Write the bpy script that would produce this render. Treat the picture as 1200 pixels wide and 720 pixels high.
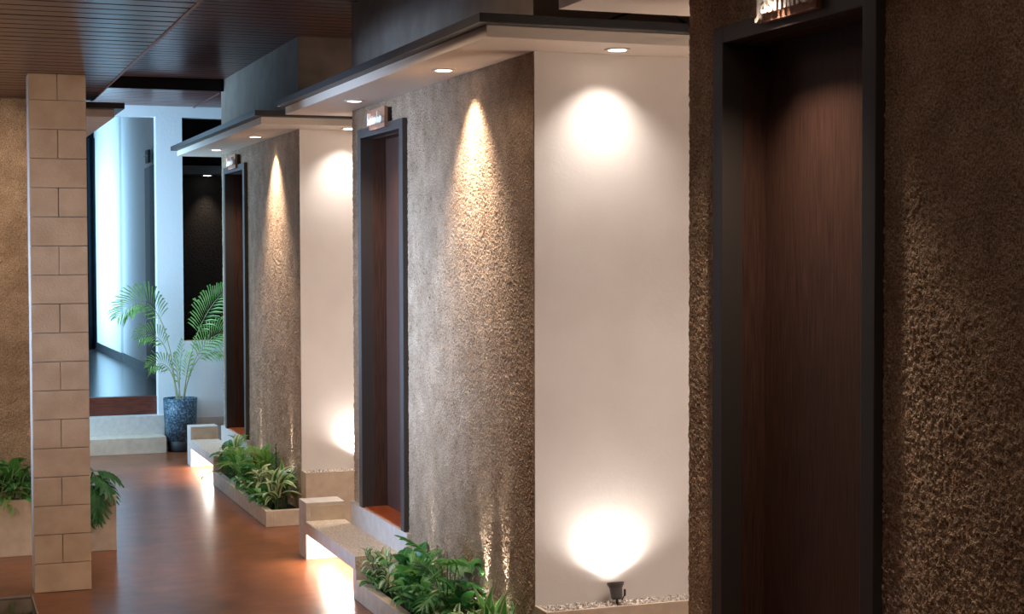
import bpy, bmesh, math, random
from mathutils import Vector, Matrix, Euler
random.seed(7)
PI = math.pi
for o in list(bpy.data.objects): bpy.data.objects.remove(o)
scene = bpy.context.scene
COL = scene.collection

# ------------------------------------------------------------------ camera, world, exposure, large lights
F_PX = 1866.49; YAW = 0.3521; PITCH = 0.0349; ROLL = -0.0024; CAM_H = 1.8646
def make_camera():
    fw = Vector((math.sin(YAW)*math.cos(PITCH), math.cos(YAW)*math.cos(PITCH), -math.sin(PITCH)))
    r = Vector((math.cos(YAW), -math.sin(YAW), 0)); u = r.cross(fw)
    c, s = math.cos(ROLL), math.sin(ROLL)
    r2 = c*r + s*u; u2 = -s*r + c*u
    cd = bpy.data.cameras.new('camera'); cam = bpy.data.objects.new('camera', cd); COL.objects.link(cam)
    cd.sensor_width = 36; cd.sensor_fit = 'HORIZONTAL'; cd.lens = F_PX/1200*36; cd.clip_start = .05
    m = Matrix((r2, u2, -fw)).transposed().to_4x4(); m.translation = (0, 0, CAM_H)
    cam.matrix_world = m; scene.camera = cam
make_camera()
vs = scene.view_settings
vs.view_transform = 'Standard'; vs.look = 'None'; vs.gamma = 1; vs.use_curve_mapping = False
vs.exposure = 0.36
world = bpy.data.worlds.new('sky'); scene.world = world; world.use_nodes = True
bg = world.node_tree.nodes['Background']; bg.inputs[0].default_value = (.60, .78, 1.0, 1); bg.inputs[1].default_value = .13

WARM = (1.0, .80, .62); SOFTWHITE = (1.0, .93, .86); DAY = (.40, .70, 1.0)
def area(name, loc, direction, sx, sy, power, color, spread=PI):
    l = bpy.data.lights.new(name, 'AREA'); l.shape = 'RECTANGLE'; l.size = sx; l.size_y = sy
    l.energy = power; l.color = color; l.spread = spread
    o = bpy.data.objects.new(name, l); COL.objects.link(o); o.location = loc
    o.rotation_euler = Vector(direction).to_track_quat('-Z', 'Y').to_euler(); return o
def spot(name, loc, direction, power, color, deg, blend=.6, size=.03, parent=None):
    l = bpy.data.lights.new(name, 'SPOT'); l.energy = power; l.color = color
    l.spot_size = math.radians(deg); l.spot_blend = blend; l.shadow_soft_size = size
    o = bpy.data.objects.new(name, l); COL.objects.link(o); o.location = loc
    o.rotation_euler = Vector(direction).to_track_quat('-Z', 'Y').to_euler()
    if parent: o.parent = parent
    return o
# daylight entering through the side openings of the building (left of the walkway)
area('daylight_side_court', (.55, 14.35, 1.9), (1, .30, -.05), 1.5, 2.4, 85, DAY)
area('daylight_passage', (1.30, 21.9, 1.9), (1, -.05, 0), 2.6, 2.6, 90, (.36, .70, 1.0), math.radians(150))
area('daylight_garden', (-2.28, 8.25, 1.55), (1, 0, 0), 1.2, 1.5, 30, (.45, .66, 1.0), math.radians(36))

# ------------------------------------------------------------------ material helpers
MATS = {}
def mat(name, color, rough=.6, metal=0, spec=.5, emit=None, estr=0, coat=0):
    m = bpy.data.materials.new(name); m.use_nodes = True; b = m.node_tree.nodes['Principled BSDF']
    b.inputs['Base Color'].default_value = (*color, 1); b.inputs['Roughness'].default_value = rough
    b.inputs['Metallic'].default_value = metal; b.inputs['Specular IOR Level'].default_value = spec
    b.inputs['Coat Weight'].default_value = coat
    if emit: b.inputs['Emission Color'].default_value = (*emit, 1); b.inputs['Emission Strength'].default_value = estr
    MATS[name] = m; return m
def nodes(m): return m.node_tree.nodes, m.node_tree.links, m.node_tree.nodes['Principled BSDF']
def noise_color(m, c1, c2, scale=8, detail=4, stretch=(1, 1, 1), lo=.35, hi=.65, dist=0, world=False):
    n, l, b = nodes(m)
    tc = n.new('ShaderNodeTexCoord'); mp = n.new('ShaderNodeMapping'); mp.inputs['Scale'].default_value = stretch
    if world:
        g = n.new('ShaderNodeNewGeometry'); l.new(g.outputs['Position'], mp.inputs[0])
    else: l.new(tc.outputs['Object'], mp.inputs[0])
    t = n.new('ShaderNodeTexNoise'); t.inputs['Scale'].default_value = scale; t.inputs['Detail'].default_value = detail
    t.inputs['Distortion'].default_value = dist
    l.new(mp.outputs[0], t.inputs['Vector'])
    r = n.new('ShaderNodeValToRGB'); r.color_ramp.elements[0].position = lo; r.color_ramp.elements[1].position = hi
    r.color_ramp.elements[0].color = (*c1, 1); r.color_ramp.elements[1].color = (*c2, 1)
    l.new(t.outputs['Fac'], r.inputs[0]); l.new(r.outputs[0], b.inputs['Base Color'])
    return mp, t, r
def add_bump(m, scale, strength, dist=.01, detail=3, stretch=(1, 1, 1)):
    n, l, b = nodes(m)
    tc = n.new('ShaderNodeNewGeometry'); mp = n.new('ShaderNodeMapping'); mp.inputs['Scale'].default_value = stretch
    l.new(tc.outputs['Position'], mp.inputs[0])
    t = n.new('ShaderNodeTexNoise'); t.inputs['Scale'].default_value = scale; t.inputs['Detail'].default_value = detail
    l.new(mp.outputs[0], t.inputs['Vector'])
    bp = n.new('ShaderNodeBump'); bp.inputs['Strength'].default_value = strength; bp.inputs['Distance'].default_value = dist
    l.new(t.outputs['Fac'], bp.inputs['Height']); l.new(bp.outputs[0], b.inputs['Normal'])

stucco = mat('stucco', (.36, .26, .18), .75, spec=.35)
noise_color(stucco, (.40, .285, .195), (.54, .405, .29), 9, 5, world=True)
def stucco_disp(m, s1=84, a1=.015, s2=190, a2=.008):
    n, l, b = nodes(m)
    g = n.new('ShaderNodeNewGeometry')
    t1 = n.new('ShaderNodeTexNoise'); t1.inputs['Scale'].default_value = s1; t1.inputs['Detail'].default_value = 2; t1.inputs['Distortion'].default_value = .6
    t2 = n.new('ShaderNodeTexNoise'); t2.inputs['Scale'].default_value = s2; t2.inputs['Detail'].default_value = 2
    m1 = n.new('ShaderNodeMath'); m1.operation = 'MULTIPLY'; m1.inputs[1].default_value = a1
    m2 = n.new('ShaderNodeMath'); m2.operation = 'MULTIPLY_ADD'; m2.inputs[1].default_value = a2
    l.new(g.outputs['Position'], t1.inputs['Vector']); l.new(g.outputs['Position'], t2.inputs['Vector'])
    l.new(t1.outputs['Fac'], m1.inputs[0]); l.new(t2.outputs['Fac'], m2.inputs[0]); l.new(m1.outputs[0], m2.inputs[2])
    d = n.new('ShaderNodeDisplacement'); d.inputs['Midlevel'].default_value = (a1+a2)/2; d.inputs['Scale'].default_value = 1
    l.new(m2.outputs[0], d.inputs['Height']); l.new(d.outputs[0], n['Material Output'].inputs['Displacement'])
    m.displacement_method = 'BOTH'
def speckle(m):
    n, l, b = nodes(m); src = b.inputs['Base Color'].links[0].from_socket
    g = n.new('ShaderNodeNewGeometry'); t = n.new('ShaderNodeTexNoise'); t.inputs['Scale'].default_value = 150; t.inputs['Detail'].default_value = 2
    l.new(g.outputs['Position'], t.inputs['Vector'])
    r = n.new('ShaderNodeValToRGB'); r.color_ramp.elements[0].position = .36; r.color_ramp.elements[1].position = .62
    r.color_ramp.elements[0].color = (.50, .47, .44, 1); r.color_ramp.elements[1].color = (1.25, 1.22, 1.18, 1)
    mx = n.new('ShaderNodeMix'); mx.data_type = 'RGBA'; mx.blend_type = 'MULTIPLY'; mx.inputs[0].default_value = .8
    l.new(t.outputs['Fac'], r.inputs[0]); l.new(src, mx.inputs[6]); l.new(r.outputs[0], mx.inputs[7]); l.new(mx.outputs[2], b.inputs['Base Color'])
speckle(stucco)
stucco_disp(stucco)
upper = mat('upper_plaster', (.30, .235, .19), .8); noise_color(upper, (.26, .20, .16), (.33, .26, .21), 6, 5, world=True); add_bump(upper, 240, .5, .004)
white = mat('white_plaster', (.80, .73, .68), .75); noise_color(white, (.77, .70, .65), (.83, .765, .715), 3, 5, world=True); add_bump(white, 70, .10, .005)
backwhite = mat('cool_white_plaster', (.80, .80, .80), .7); add_bump(backwhite, 40, .25, .006)
canopy_m = mat('canopy_paint', (.78, .66, .55), .6)
slab_m = mat('dark_slab', (.035, .031, .03), .45)
stone = mat('cast_stone', (.62, .50, .38), .65); noise_color(stone, (.57, .45, .335), (.67, .55, .42), 14, 5, world=True); add_bump(stone, 150, .2, .004)
pale = mat('pale_stone', (.72, .66, .60), .6); noise_color(pale, (.58, .51, .45), (.66, .59, .53), 20, 5, world=True)
terrazzo = mat('terrazzo_seat', (.70, .58, .46), .55); noise_color(terrazzo, (.52, .39, .28), (.80, .68, .55), 130, 3, lo=.42, hi=.55, world=True); add_bump(terrazzo, 160, .35, .004)
block_m = mat('pillar_block', (.56, .40, .29), .75); noise_color(block_m, (.47, .32, .21), (.57, .405, .28), 7, 6, world=True); add_bump(block_m, 90, .25, .006)
core_m = mat('pillar_core', (.78, .73, .68), .7)
frame_m = mat('door_frame_dark', (.055, .046, .043), .42)
wood_m = mat('door_wood', (.075, .036, .026), .42, spec=.4); noise_color(wood_m, (.045, .022, .017), (.10, .05, .036), 26, 4, (6, 6, .25), .3, .7, world=True); add_bump(wood_m, 60, .25, .003, 3, (4, 4, .05))
sill_m = mat('red_wood_sill', (.42, .085, .02), .3); noise_color(sill_m, (.33, .06, .015), (.52, .12, .03), 18, 4, (4, .4, 1), world=True)
plank_m = mat('ceiling_plank', (.08, .028, .022), .28, spec=.6); noise_color(plank_m, (.085, .027, .021), (.17, .058, .044), 14, 4, (.25, 3, 3), .3, .7, world=True)
ceil_back_m = mat('ceiling_board', (.012, .007, .006), .7)
trim_m = mat('ceiling_trim', (.30, .17, .14), .4)
gravel_m = mat('gravel', (.62, .54, .47), .8)
def rand_obj_color(m, c1, c2, scale=60):
    noise_color(m, c1, c2, scale, 1, lo=.35, hi=.62, world=True)
rand_obj_color(gravel_m, (.30, .22, .18), (.82, .75, .68), 70)
soil_m = mat('soil', (.022, .016, .011), .95); add_bump(soil_m, 60, .8, .02)
uplight_m = mat('grey_lamp_housing', (.10, .09, .09), .4)
black_m = mat('black_metal', (.02, .02, .022), .45)
darkwall_m = mat('black_wall', (.012, .010, .009), .8, spec=.15); add_bump(darkwall_m, 60, .6, .01)
led_m = mat('led_strip', (1, 1, 1), .5, emit=(1, .95, .86), estr=110)
lens_m = mat('lamp_lens', (1, 1, 1), .4, emit=(1, .88, .74), estr=9)
lens2_m = mat('uplight_lens', (1, 1, 1), .4, emit=(1, .97, .93), estr=12)
ring_m = mat('lamp_trim_ring', (.75, .68, .62), .4)
plaque_m = mat('copper_plaque', (.42, .22, .15), .4, metal=.2)
letter_m = mat('white_letter', (.92, .88, .82), .45)
curtain_m = mat('navy_curtain', (.020, .035, .055), .8)
pot_m = mat('blue_glazed_pot', (.05, .10, .15), .45); noise_color(pot_m, (.025, .055, .085), (.20, .33, .42), 55, 3, lo=.45, hi=.72, world=True); add_bump(pot_m, 90, .4, .004)
potblack_m = mat('black_pot_foot', (.010, .010, .011), .6)
stepwood_m = mat('step_wood', (.11, .025, .014), .35); noise_color(stepwood_m, (.07, .016, .010), (.15, .036, .02), 20, 4, (.5, 3, 5), world=True)
pfloor_m = mat('passage_floor', (.035, .03, .03), .22); 
water_m = mat('black_water', (.006, .006, .007), .06)
steel_m = mat('pool_edge', (.30, .22, .17), .5)
# floor: stained, polished, blotchy red-brown
floor_m = mat('stained_floor', (.26, .08, .03), .24, spec=.5)
def floor_nodes():
    m = floor_m; n, l, b = nodes(m)
    mp, t, r = noise_color(m, (.18, .054, .020), (.34, .115, .043), 2.0, 5, (1, .8, 1), .25, .75, .2, world=True)
    g = n.new('ShaderNodeNewGeometry'); mp2 = n.new('ShaderNodeMapping'); mp2.inputs['Scale'].default_value = (1.2, 1.6, 1)
    l.new(g.outputs['Position'], mp2.inputs[0])
    t2 = n.new('ShaderNodeTexNoise'); t2.inputs['Scale'].default_value = 6; t2.inputs['Detail'].default_value = 7; l.new(mp2.outputs[0], t2.inputs['Vector'])
    mx = n.new('ShaderNodeMix'); mx.data_type = 'RGBA'; mx.blend_type = 'MULTIPLY'; mx.inputs[0].default_value = .75
    r2 = n.new('ShaderNodeValToRGB'); r2.color_ramp.elements[0].position = .30; r2.color_ramp.elements[1].position = .68
    r2.color_ramp.elements[0].color = (.45, .38, .34, 1); r2.color_ramp.elements[1].color = (1, 1, 1, 1)
    l.new(t2.outputs['Fac'], r2.inputs[0]); l.new(r.outputs[0], mx.inputs[6]); l.new(r2.outputs[0], mx.inputs[7]); l.new(mx.outputs[2], b.inputs['Base Color'])
    rr = n.new('ShaderNodeMapRange'); rr.inputs[3].default_value = .27; rr.inputs[4].default_value = .29
    l.new(t2.outputs['Fac'], rr.inputs[0]); l.new(rr.outputs[0], b.inputs['Roughness'])
floor_nodes()
def leaf_mat(name, c1, c2, scale=14, rough=.4):
    m = mat(name, c1, rough); noise_color(m, c1, c2, scale, 3)
    n, l, b = nodes(m)
    tr = n.new('ShaderNodeBsdfTranslucent'); tr.inputs[0].default_value = (c2[0]*1.2, c2[1]*1.3, c2[2], 1)
    mx = n.new('ShaderNodeMixShader'); mx.inputs[0].default_value = .25
    l.new(b.outputs[0], mx.inputs[1]); l.new(tr.outputs[0], mx.inputs[2]); l.new(mx.outputs[0], n['Material Output'].inputs['Surface'])
    return m
leaf_deep = leaf_mat('leaf_deep_green', (.018, .115, .030), (.05, .23, .06))
leaf_mid = leaf_mat('leaf_mid_green', (.05, .22, .05), (.13, .40, .10))
leaf_lime = leaf_mat('leaf_lime_green', (.15, .34, .07), (.30, .52, .13))
leaf_cream = leaf_mat('leaf_cream', (.50, .52, .32), (.70, .70, .50))
leaf_vein = leaf_mat('leaf_pale_vein', (.22, .42, .16), (.32, .52, .22))
leaf_red = leaf_mat('leaf_red_brown', (.09, .035, .022), (.18, .07, .035))
leaf_palm = leaf_mat('leaf_palm', (.15, .33, .08), (.32, .54, .18))
stem_m = mat('palm_stem', (.42, .40, .20), .5)
stalk_m = mat('green_stalk', (.06, .17, .05), .5)

# ------------------------------------------------------------------ object helpers
def link_mesh(name, me, m=None, parent=None, loc=(0, 0, 0), rot=(0, 0, 0)):
    o = bpy.data.objects.new(name, me); COL.objects.link(o); o.location = loc; o.rotation_euler = rot
    if m is not None and not me.materials: me.materials.append(m)
    if parent: o.parent = parent
    return o
def obj(name, bm, m, parent=None, loc=(0, 0, 0), smooth=False):
    me = bpy.data.meshes.new(name); bm.normal_update(); bm.to_mesh(me); bm.free()
    if smooth:
        for p in me.polygons: p.use_smooth = True
    return link_mesh(name, me, m, parent, loc)
def abox(bm, x0, x1, y0, y1, z0, z1, bev=0):
    g = bmesh.ops.create_cube(bm, size=1)
    for v in g['verts']:
        v.co = Vector(((x0+x1)/2 + v.co.x*(x1-x0), (y0+y1)/2 + v.co.y*(y1-y0), (z0+z1)/2 + v.co.z*(z1-z0)))
    if bev:
        es = set(e for v in g['verts'] for e in v.link_edges)
        bmesh.ops.bevel(bm, geom=list(es), offset=bev, segments=2, profile=.6, affect='EDGES')
    return bm
def box(name, x0, x1, y0, y1, z0, z1, m, parent=None, bev=0):
    """world-coordinate box; origin stays at the parent's origin"""
    bm = bmesh.new()
    px, py, pz = parent.location if parent else (0, 0, 0)
    abox(bm, x0-px, x1-px, y0-py, y1-py, z0-pz, z1-pz, bev)
    return obj(name, bm, m, parent)
def tag(o, label=None, cat=None, group=None, kind=None):
    if label: o['label'] = label
    if cat: o['category'] = cat
    if group: o['group'] = group
    if kind: o['kind'] = kind
    return o
def thing(name, loc, label, cat, group=None, rz=0):
    o = bpy.data.objects.new(name, None); COL.objects.link(o); o.location = loc; o.rotation_euler = (0, 0, rz); o.empty_display_size = .1
    return tag(o, label, cat, group)
def struct_empty(name, loc, label):
    o = bpy.data.objects.new(name, None); COL.objects.link(o); o.location = loc; o.empty_display_size = .1
    return tag(o, label, kind='structure')
def struct(o, label): return tag(o, label, kind='structure')
def copy_tree(o, parent=None):
    c = o.copy(); COL.objects.link(c)
    if parent: c.parent = parent
    for ch in list(o.children):
        copy_tree(ch, c)
    return c
def tube(bm, pts, radii, seg=8, cap=True):
    rings = []
    n = len(pts)
    for i, p in enumerate(pts):
        p = Vector(p)
        d = (Vector(pts[min(i+1, n-1)]) - Vector(pts[max(i-1, 0)])).normalized()
        a = Vector((0, 0, 1)) if abs(d.z) < .9 else Vector((1, 0, 0))
        u = d.cross(a).normalized(); w = d.cross(u)
        r = radii[i] if hasattr(radii, '__len__') else radii
        rings.append([bm.verts.new(p + (u*math.cos(2*PI*k/seg) + w*math.sin(2*PI*k/seg))*r) for k in range(seg)])
    for a, b in zip(rings, rings[1:]):
        for k in range(seg): bm.faces.new((a[k], a[(k+1) % seg], b[(k+1) % seg], b[k]))
    if cap:
        bm.faces.new(rings[0][::-1]); bm.faces.new(rings[-1])
def lathe(bm, prof, seg=32, c=(0, 0, 0), cap=True):
    rings = []
    for r, z in prof:
        rings.append([bm.verts.new((c[0]+r*math.cos(2*PI*k/seg), c[1]+r*math.sin(2*PI*k/seg), c[2]+z)) for k in range(seg)])
    for a, b in zip(rings, rings[1:]):
        for k in range(seg): bm.faces.new((a[k], a[(k+1) % seg], b[(k+1) % seg], b[k]))
    if cap: bm.faces.new(rings[0][::-1]); bm.faces.new(rings[-1])

# ------------------------------------------------------------------ dimensions
XW = 2.40                      # plane of the textured room fronts
P = 4.482                      # spacing of the rooms along the walkway
LROOM = 3.027                  # length of a room front
YN = 6.265                     # near corner of the middle room
ZS = 2.704                     # soffit height
Z_LOW, Z_HIGH, Z_BACK = 2.835, 3.335, 3.24
XBACK = 4.3
ROOMS = [('near', YN-P), ('middle', YN), ('far', YN+P)]
DOOR_A, DOOR_B = .222, 1.159   # door edges measured back from the far corner
ZD0, ZD1 = .367, 2.574

# ------------------------------------------------------------------ floor
bm = bmesh.new(); abox(bm, .516, XBACK, -2, 15.3, -.2, 0); abox(bm, -6, .516, 8.98, 15.3, -.2, 0)
abox(bm, -6, -2.2, -2, 8.98, -.2, 0); abox(bm, -2.2, .516, -2, 5.0, -.2, 0)
struct(obj('floor', bm, floor_m), 'polished red-brown stained floor of the walkway')
pool = thing('reflecting_pool', (-.8, 7, -.05), 'black still water basin sunk in the floor at the lower left', 'pool')
box('water', -2.2, .505, 5.0, 8.97, -.19, -.006, water_m, pool)
box('edging', .508, .516, 5.0, 8.98, -.19, .004, steel_m, pool); box('edging', -2.2, .516, 8.972, 8.98, -.19, .004, steel_m, pool)

# ------------------------------------------------------------------ ceilings with separate planks
def plank_ceiling(name, label, x0, x1, y0, y1, z, pitch=.135, gap=.018):
    root = struct_empty(name, ((x0+x1)/2, (y0+y1)/2, z), label)
    box('backing_board', x0, x1, y0, y1, z+.012, z+.05, ceil_back_m, root)
    n = int((y1-y0)/pitch); pitch = (y1-y0)/n
    bmp = bmesh.new(); abox(bmp, x0-(x0+x1)/2, x1-(x0+x1)/2, -(pitch-gap)/2, (pitch-gap)/2, 0, .02, .002)
    me = bpy.data.meshes.new('ceiling_plank'); bmp.to_mesh(me); bmp.free()
    for i in range(n):
        link_mesh('plank', me, plank_m, root, (0, y0+(i+.5)*pitch-(y0+y1)/2, random.uniform(-.0006, .0006)))
    return root
plank_ceiling('ceiling_left', 'lower dark red-brown plank ceiling at upper left', -3.0, 1.0, 3.0, 10.52, Z_LOW)
plank_ceiling('ceiling_right', 'raised dark plank ceiling above the room fronts', 1.0, XBACK, 3.0, 13.65, Z_HIGH)
plank_ceiling('ceiling_back', 'small dark plank ceiling at the end of the walkway', .4, XBACK, 13.65, 15.25, Z_BACK, .10)
box('trim_1', 1.0, 1.014, -2, 10.52, Z_LOW-.004, Z_HIGH, trim_m); struct(bpy.data.objects['trim_1'], 'thin red-brown trim edging the lower ceiling')
box('trim_2', 1.015, XBACK, 13.64, 13.66, Z_BACK-.005, Z_HIGH+.02, ceil_back_m); struct(bpy.data.objects['trim_2'], 'dark step where the raised ceiling ends')
box('trim_3', 2.392, 2.40, 13.80, 15.25, Z_BACK-.012, Z_BACK, plank_m); struct(bpy.data.objects['trim_3'], 'thin trim along the end ceiling')
struct(box('ceiling_rear', -3.0, XBACK, -2, 3.0, Z_HIGH, Z_HIGH+.05, ceil_back_m), 'dark ceiling over the viewer')

# ------------------------------------------------------------------ rooms: textured front wall, white side wall, upper walls
def grid_lines(a, b, step, cuts):
    pts = sorted([a, b] + [c for c in cuts if a < c < b]); out = []
    for s, e in zip(pts, pts[1:]):
        n = max(1, round((e-s)/step)); out += [s+(e-s)*i/n for i in range(n)]
    return out + [pts[-1]]
def textured_front(name, label, y0, y1, z0, z1, hole, step=.014, xw=XW):
    ys = grid_lines(y0, y1, step, [hole[0], hole[1]]); zs = grid_lines(z0, z1, step, [hole[2], hole[3]])
    nz = len(zs)
    verts = [(xw, y, z) for y in ys for z in zs]; faces = []
    for i in range(len(ys)-1):
        ym = (ys[i]+ys[i+1])/2
        inh = hole[0] < ym < hole[1]
        for j in range(nz-1):
            if inh and hole[2] < (zs[j]+zs[j+1])/2 < hole[3]: continue
            a = i*nz+j; faces.append((a, a+1, a+nz+1, a+nz))
    me = bpy.data.meshes.new(name); me.from_pydata(verts, [], faces); me.update()
    o = link_mesh(name, me, stucco)
    return struct(o, label)
for k, (nm, y0) in enumerate(ROOMS):
    y1 = y0 + LROOM
    da, db = y1-DOOR_B, y1-DOOR_A
    textured_front('wall_%s_front' % nm, 'rough brown stucco front wall of the %s room' % nm, y0, y1, 0, ZS, (da+.03, db-.03, ZD0, ZD1-.03), .014 if nm == 'far' else .008)
    struct(box('wall_%s_side' % nm, XW+.004, XBACK, y0, y0+.1, 0, ZS, white), 'smooth white side wall of the %s room' % nm)
    struct(box('wall_%s_end' % nm, XW+.004, XBACK, y1-.1, y1, 0, ZS, white), 'white rear side wall of the %s room' % nm)
    struct(box('wall_%s_upper' % nm, XW, XBACK, y0, y1, ZS+.084, Z_HIGH, upper), 'plain brown upper wall above the canopy of the %s room' % nm)
struct(box('wall_right', XBACK, XBACK+.1, -2, 15.3, -.2, Z_HIGH, white), 'white wall closing the gaps between rooms')

# doors
def make_door(idx, nm, y1):
    da, db = y1-DOOR_B, y1-DOOR_A; w = .068; dep = .125
    d = struct_empty('door_%d' % idx, (XW, (da+db)/2, ZD0), 'tall dark wooden door recessed in the stucco front of the %s room' % nm)
    bm = bmesh.new(); x0, x1 = XW-.028-XW, .05; cy = (da+db)/2
    abox(bm, x0, x1, da-cy, da+w-cy, 0, ZD1-ZD0, .003)
    f = obj('frame', bm, frame_m, d)
    bm = bmesh.new(); abox(bm, x0, x1, db-w-cy, db-cy, 0, ZD1-ZD0, .003); obj('frame', bm, frame_m, d)
    bm = bmesh.new(); abox(bm, x0+.001, x1, da-cy+.002, db-cy-.002, ZD1-ZD0-.052, ZD1-ZD0+.001, .003); obj('frame_head', bm, frame_m, d)
    bm = bmesh.new(); abox(bm, .045, dep+.04, da+w-.02-cy, da+w+.001-cy, 0, ZD1-ZD0); obj('jamb', bm, wood_m, d)
    bm = bmesh.new(); abox(bm, .045, dep+.04, db-w-.001-cy, db-w+.02-cy, 0, ZD1-ZD0); obj('jamb', bm, wood_m, d)
    bm = bmesh.new(); abox(bm, .045, dep+.04, da-cy, db-cy, ZD1-ZD0-.055, ZD1-ZD0-.02); obj('jamb_head', bm, wood_m, d)
    bm = bmesh.new(); abox(bm, dep, dep+.04, da+w-cy, db-w-cy, .0, ZD1-ZD0-.05, .002); obj('leaf_panel', bm, wood_m, d)
    bm = bmesh.new(); abox(bm, -.01, dep, da+w-cy, db-w-cy, -.03, .006, .002); obj('threshold', bm, sill_m, d)
    return d
for i, (nm, y0) in enumerate(ROOMS): make_door(i+1, nm, y0+LROOM)

# stone plinth under each door
for nm, y0 in ROOMS:
    y1 = y0+LROOM
    struct(box('baseboard_%s' % nm, XW-.025, XW+.05, y1-1.20, y1+.0, 0, ZD0-.002, pale, bev=.003), 'pale stone plinth below the door of the %s room' % nm)

# ------------------------------------------------------------------ canopies
def make_canopy(nm, y0, label, x0=2.071, x1=XBACK, ya=-.348, yb=LROOM+.351, spots=True):
    c = thing('door_canopy', (x0, y0, ZS), label, 'canopy', 'flat canopies over the room fronts')
    box('soffit', x0, x1, y0+ya, y0+yb, ZS, ZS+.047, canopy_m, c, .002)
    box('roof_slab', x0-.054, x1, y0+ya-.072, y0+yb+.016, ZS+.047, ZS+.084, slab_m, c, .002)
    return c
make_canopy('near', YN-P, 'pale flat canopy at the top right, cut by the frame edge')
make_canopy('middle', YN, 'large white flat canopy with dark slab over the middle room')
make_canopy('far', YN+P, 'smaller white flat canopy with dark slab over the farthest right room')

def downlight_mesh():
    bm = bmesh.new(); lathe(bm, [(.052, -.004), (.055, -.002), (.055, .002), (.038, .002), (.038, -.003), (.052, -.004)], 28, cap=False)
    me = bpy.data.meshes.new('trim_ring'); bm.to_mesh(me); bm.free()
    bm = bmesh.new(); lathe(bm, [(.001, -.0035), (.036, -.0035), (.037, -.001), (.001, -.001)], 24)
    me2 = bpy.data.meshes.new('lens'); bm.to_mesh(me2); bm.free()
    return me, me2
DL1, DL2 = downlight_mesh()
def downlight(x, y, z, label, power, deg=56, blend=.75, color=WARM, tilt=(0, 0), size=.025):
    t = thing('recessed_downlight', (x, y, z-.003), label, 'downlight', 'recessed downlights in the canopies')
    link_mesh('trim_ring', DL1, ring_m, t); link_mesh('lens', DL2, lens_m, t)
    spot('downlight_beam', (0, 0, -.012), (tilt[0], tilt[1], -1), power, color, deg, blend, size, t)
    return t
W_FRONT, W_DOOR, W_SIDE = 88, 46, 21
for nm, y0 in ROOMS:
    pos = {'near': 'near canopy', 'middle': 'middle canopy', 'far': 'far canopy'}[nm]
    if nm != 'near': downlight(2.25, y0+.765, ZS, 'round downlight washing the stucco wall from the %s' % pos, W_FRONT, 84, 1.0, tilt=(.20, 0))
    else: downlight(2.25, y0+.765, ZS, 'round downlight washing the stucco wall from the %s' % pos, W_FRONT*.02, 84, 1.0, tilt=(.20, 0))
    downlight(2.24, y0+2.36, ZS, 'round downlight above the door under the %s' % pos, W_DOOR, 100, 1.0)
    downlight(2.705, y0-.178, ZS, 'round downlight washing the white side wall from the %s' % pos, W_SIDE, 104, 1.0, SOFTWHITE, tilt=(0, .12))
    if nm != 'far':  # unseen downlights added so light bounces between the white side walls
        downlight(2.705, y0+LROOM+.178, ZS, 'added unseen fill downlight at the far end of the %s' % pos, 58, 120, 1.0, SOFTWHITE)
        downlight(3.5, y0+LROOM+.178, ZS, 'added unseen fill downlight in the gap behind the %s' % pos, 58, 120, 1.0, SOFTWHITE)

# cable loop on the middle canopy slab
bm = bmesh.new()
pts = [(2.60+.34*t, 5.93+.03*math.sin(6*t), ZS+.094+.045*math.sin(PI*t)**1) for t in [i/16 for i in range(17)]]
tube(bm, pts, .006, 6)
tag(obj('cable_loop', bm, black_m), 'black cable looping up from the dark middle canopy slab', 'cable')

# name plaques above the doors
def glyph_mesh(word, size):
    cu = bpy.data.curves.new('lettering', 'FONT'); cu.body = word; cu.size = size; cu.extrude = .010; cu.offset = .0022; cu.align_x = 'CENTER'; cu.resolution_u = 3
    o = bpy.data.objects.new('tmp', cu); COL.objects.link(o)
    bpy.context.view_layer.update()
    me = bpy.data.meshes.new_from_object(o.evaluated_get(bpy.context.evaluated_depsgraph_get()))
    bpy.data.objects.remove(o); return me
def strokes_mesh(seed, w, h):
    rnd = random.Random(seed); bm = bmesh.new(); x = -w/2; n = 6; sw = w/n
    for i in range(n):
        hh = h*(1 if i in (0, n-2) else rnd.uniform(.58, .72)); cx = x+sw*(i+.5)
        abox(bm, cx-sw*.43, cx-sw*.15, 0, hh, 0, .02, .002)
        lathe(bm, [(sw*.05, .001), (sw*.36, .001), (sw*.36, .019), (sw*.05, .019)], 12, (cx+sw*.10, h*.30, 0))
    me = bpy.data.meshes.new('lettering'); bm.to_mesh(me); bm.free(); return me
def plaque(y1, word, label, seed, yo=(.50, .90)):
    ya, yb = y1-yo[1], y1-yo[0]; z0, z1 = 2.546, 2.660; cy = (ya+yb)/2
    t = thing('name_plaque', (XW, cy, z0), label, 'sign', 'name plaques above the doors')
    bm = bmesh.new(); abox(bm, -.045, -.025, ya-cy, yb-cy, 0, z1-z0, .002); pl = obj('plate', bm, plaque_m, t)
    bm = bmesh.new(); abox(bm, -.025, .004, ya-cy+.004, yb-cy-.004, .004, z1-z0-.004); obj('backing', bm, black_m, t)
    me = glyph_mesh(word, .098) if word else strokes_mesh(seed, .30, .070)
    o = link_mesh('lettering', me, letter_m, pl, (-.053 if word else -.046, 0 if word else -.02, .024))
    o.rotation_euler = Matrix(((0, 0, -1), (-1, 0, 0), (0, 1, 0))).to_euler()
    return t
plaque(YN-P+LROOM, 'Jasmine', 'copper plaque with white raised letters above the nearest door', 1, (.553, .88))
plaque(YN+LROOM, None, 'small copper plaque with white letters above the middle door', 2, (.55, .87))
plaque(YN+P+LROOM, None, 'tiny plaque with white letters above the farthest right door', 3, (.55, .87))

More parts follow.
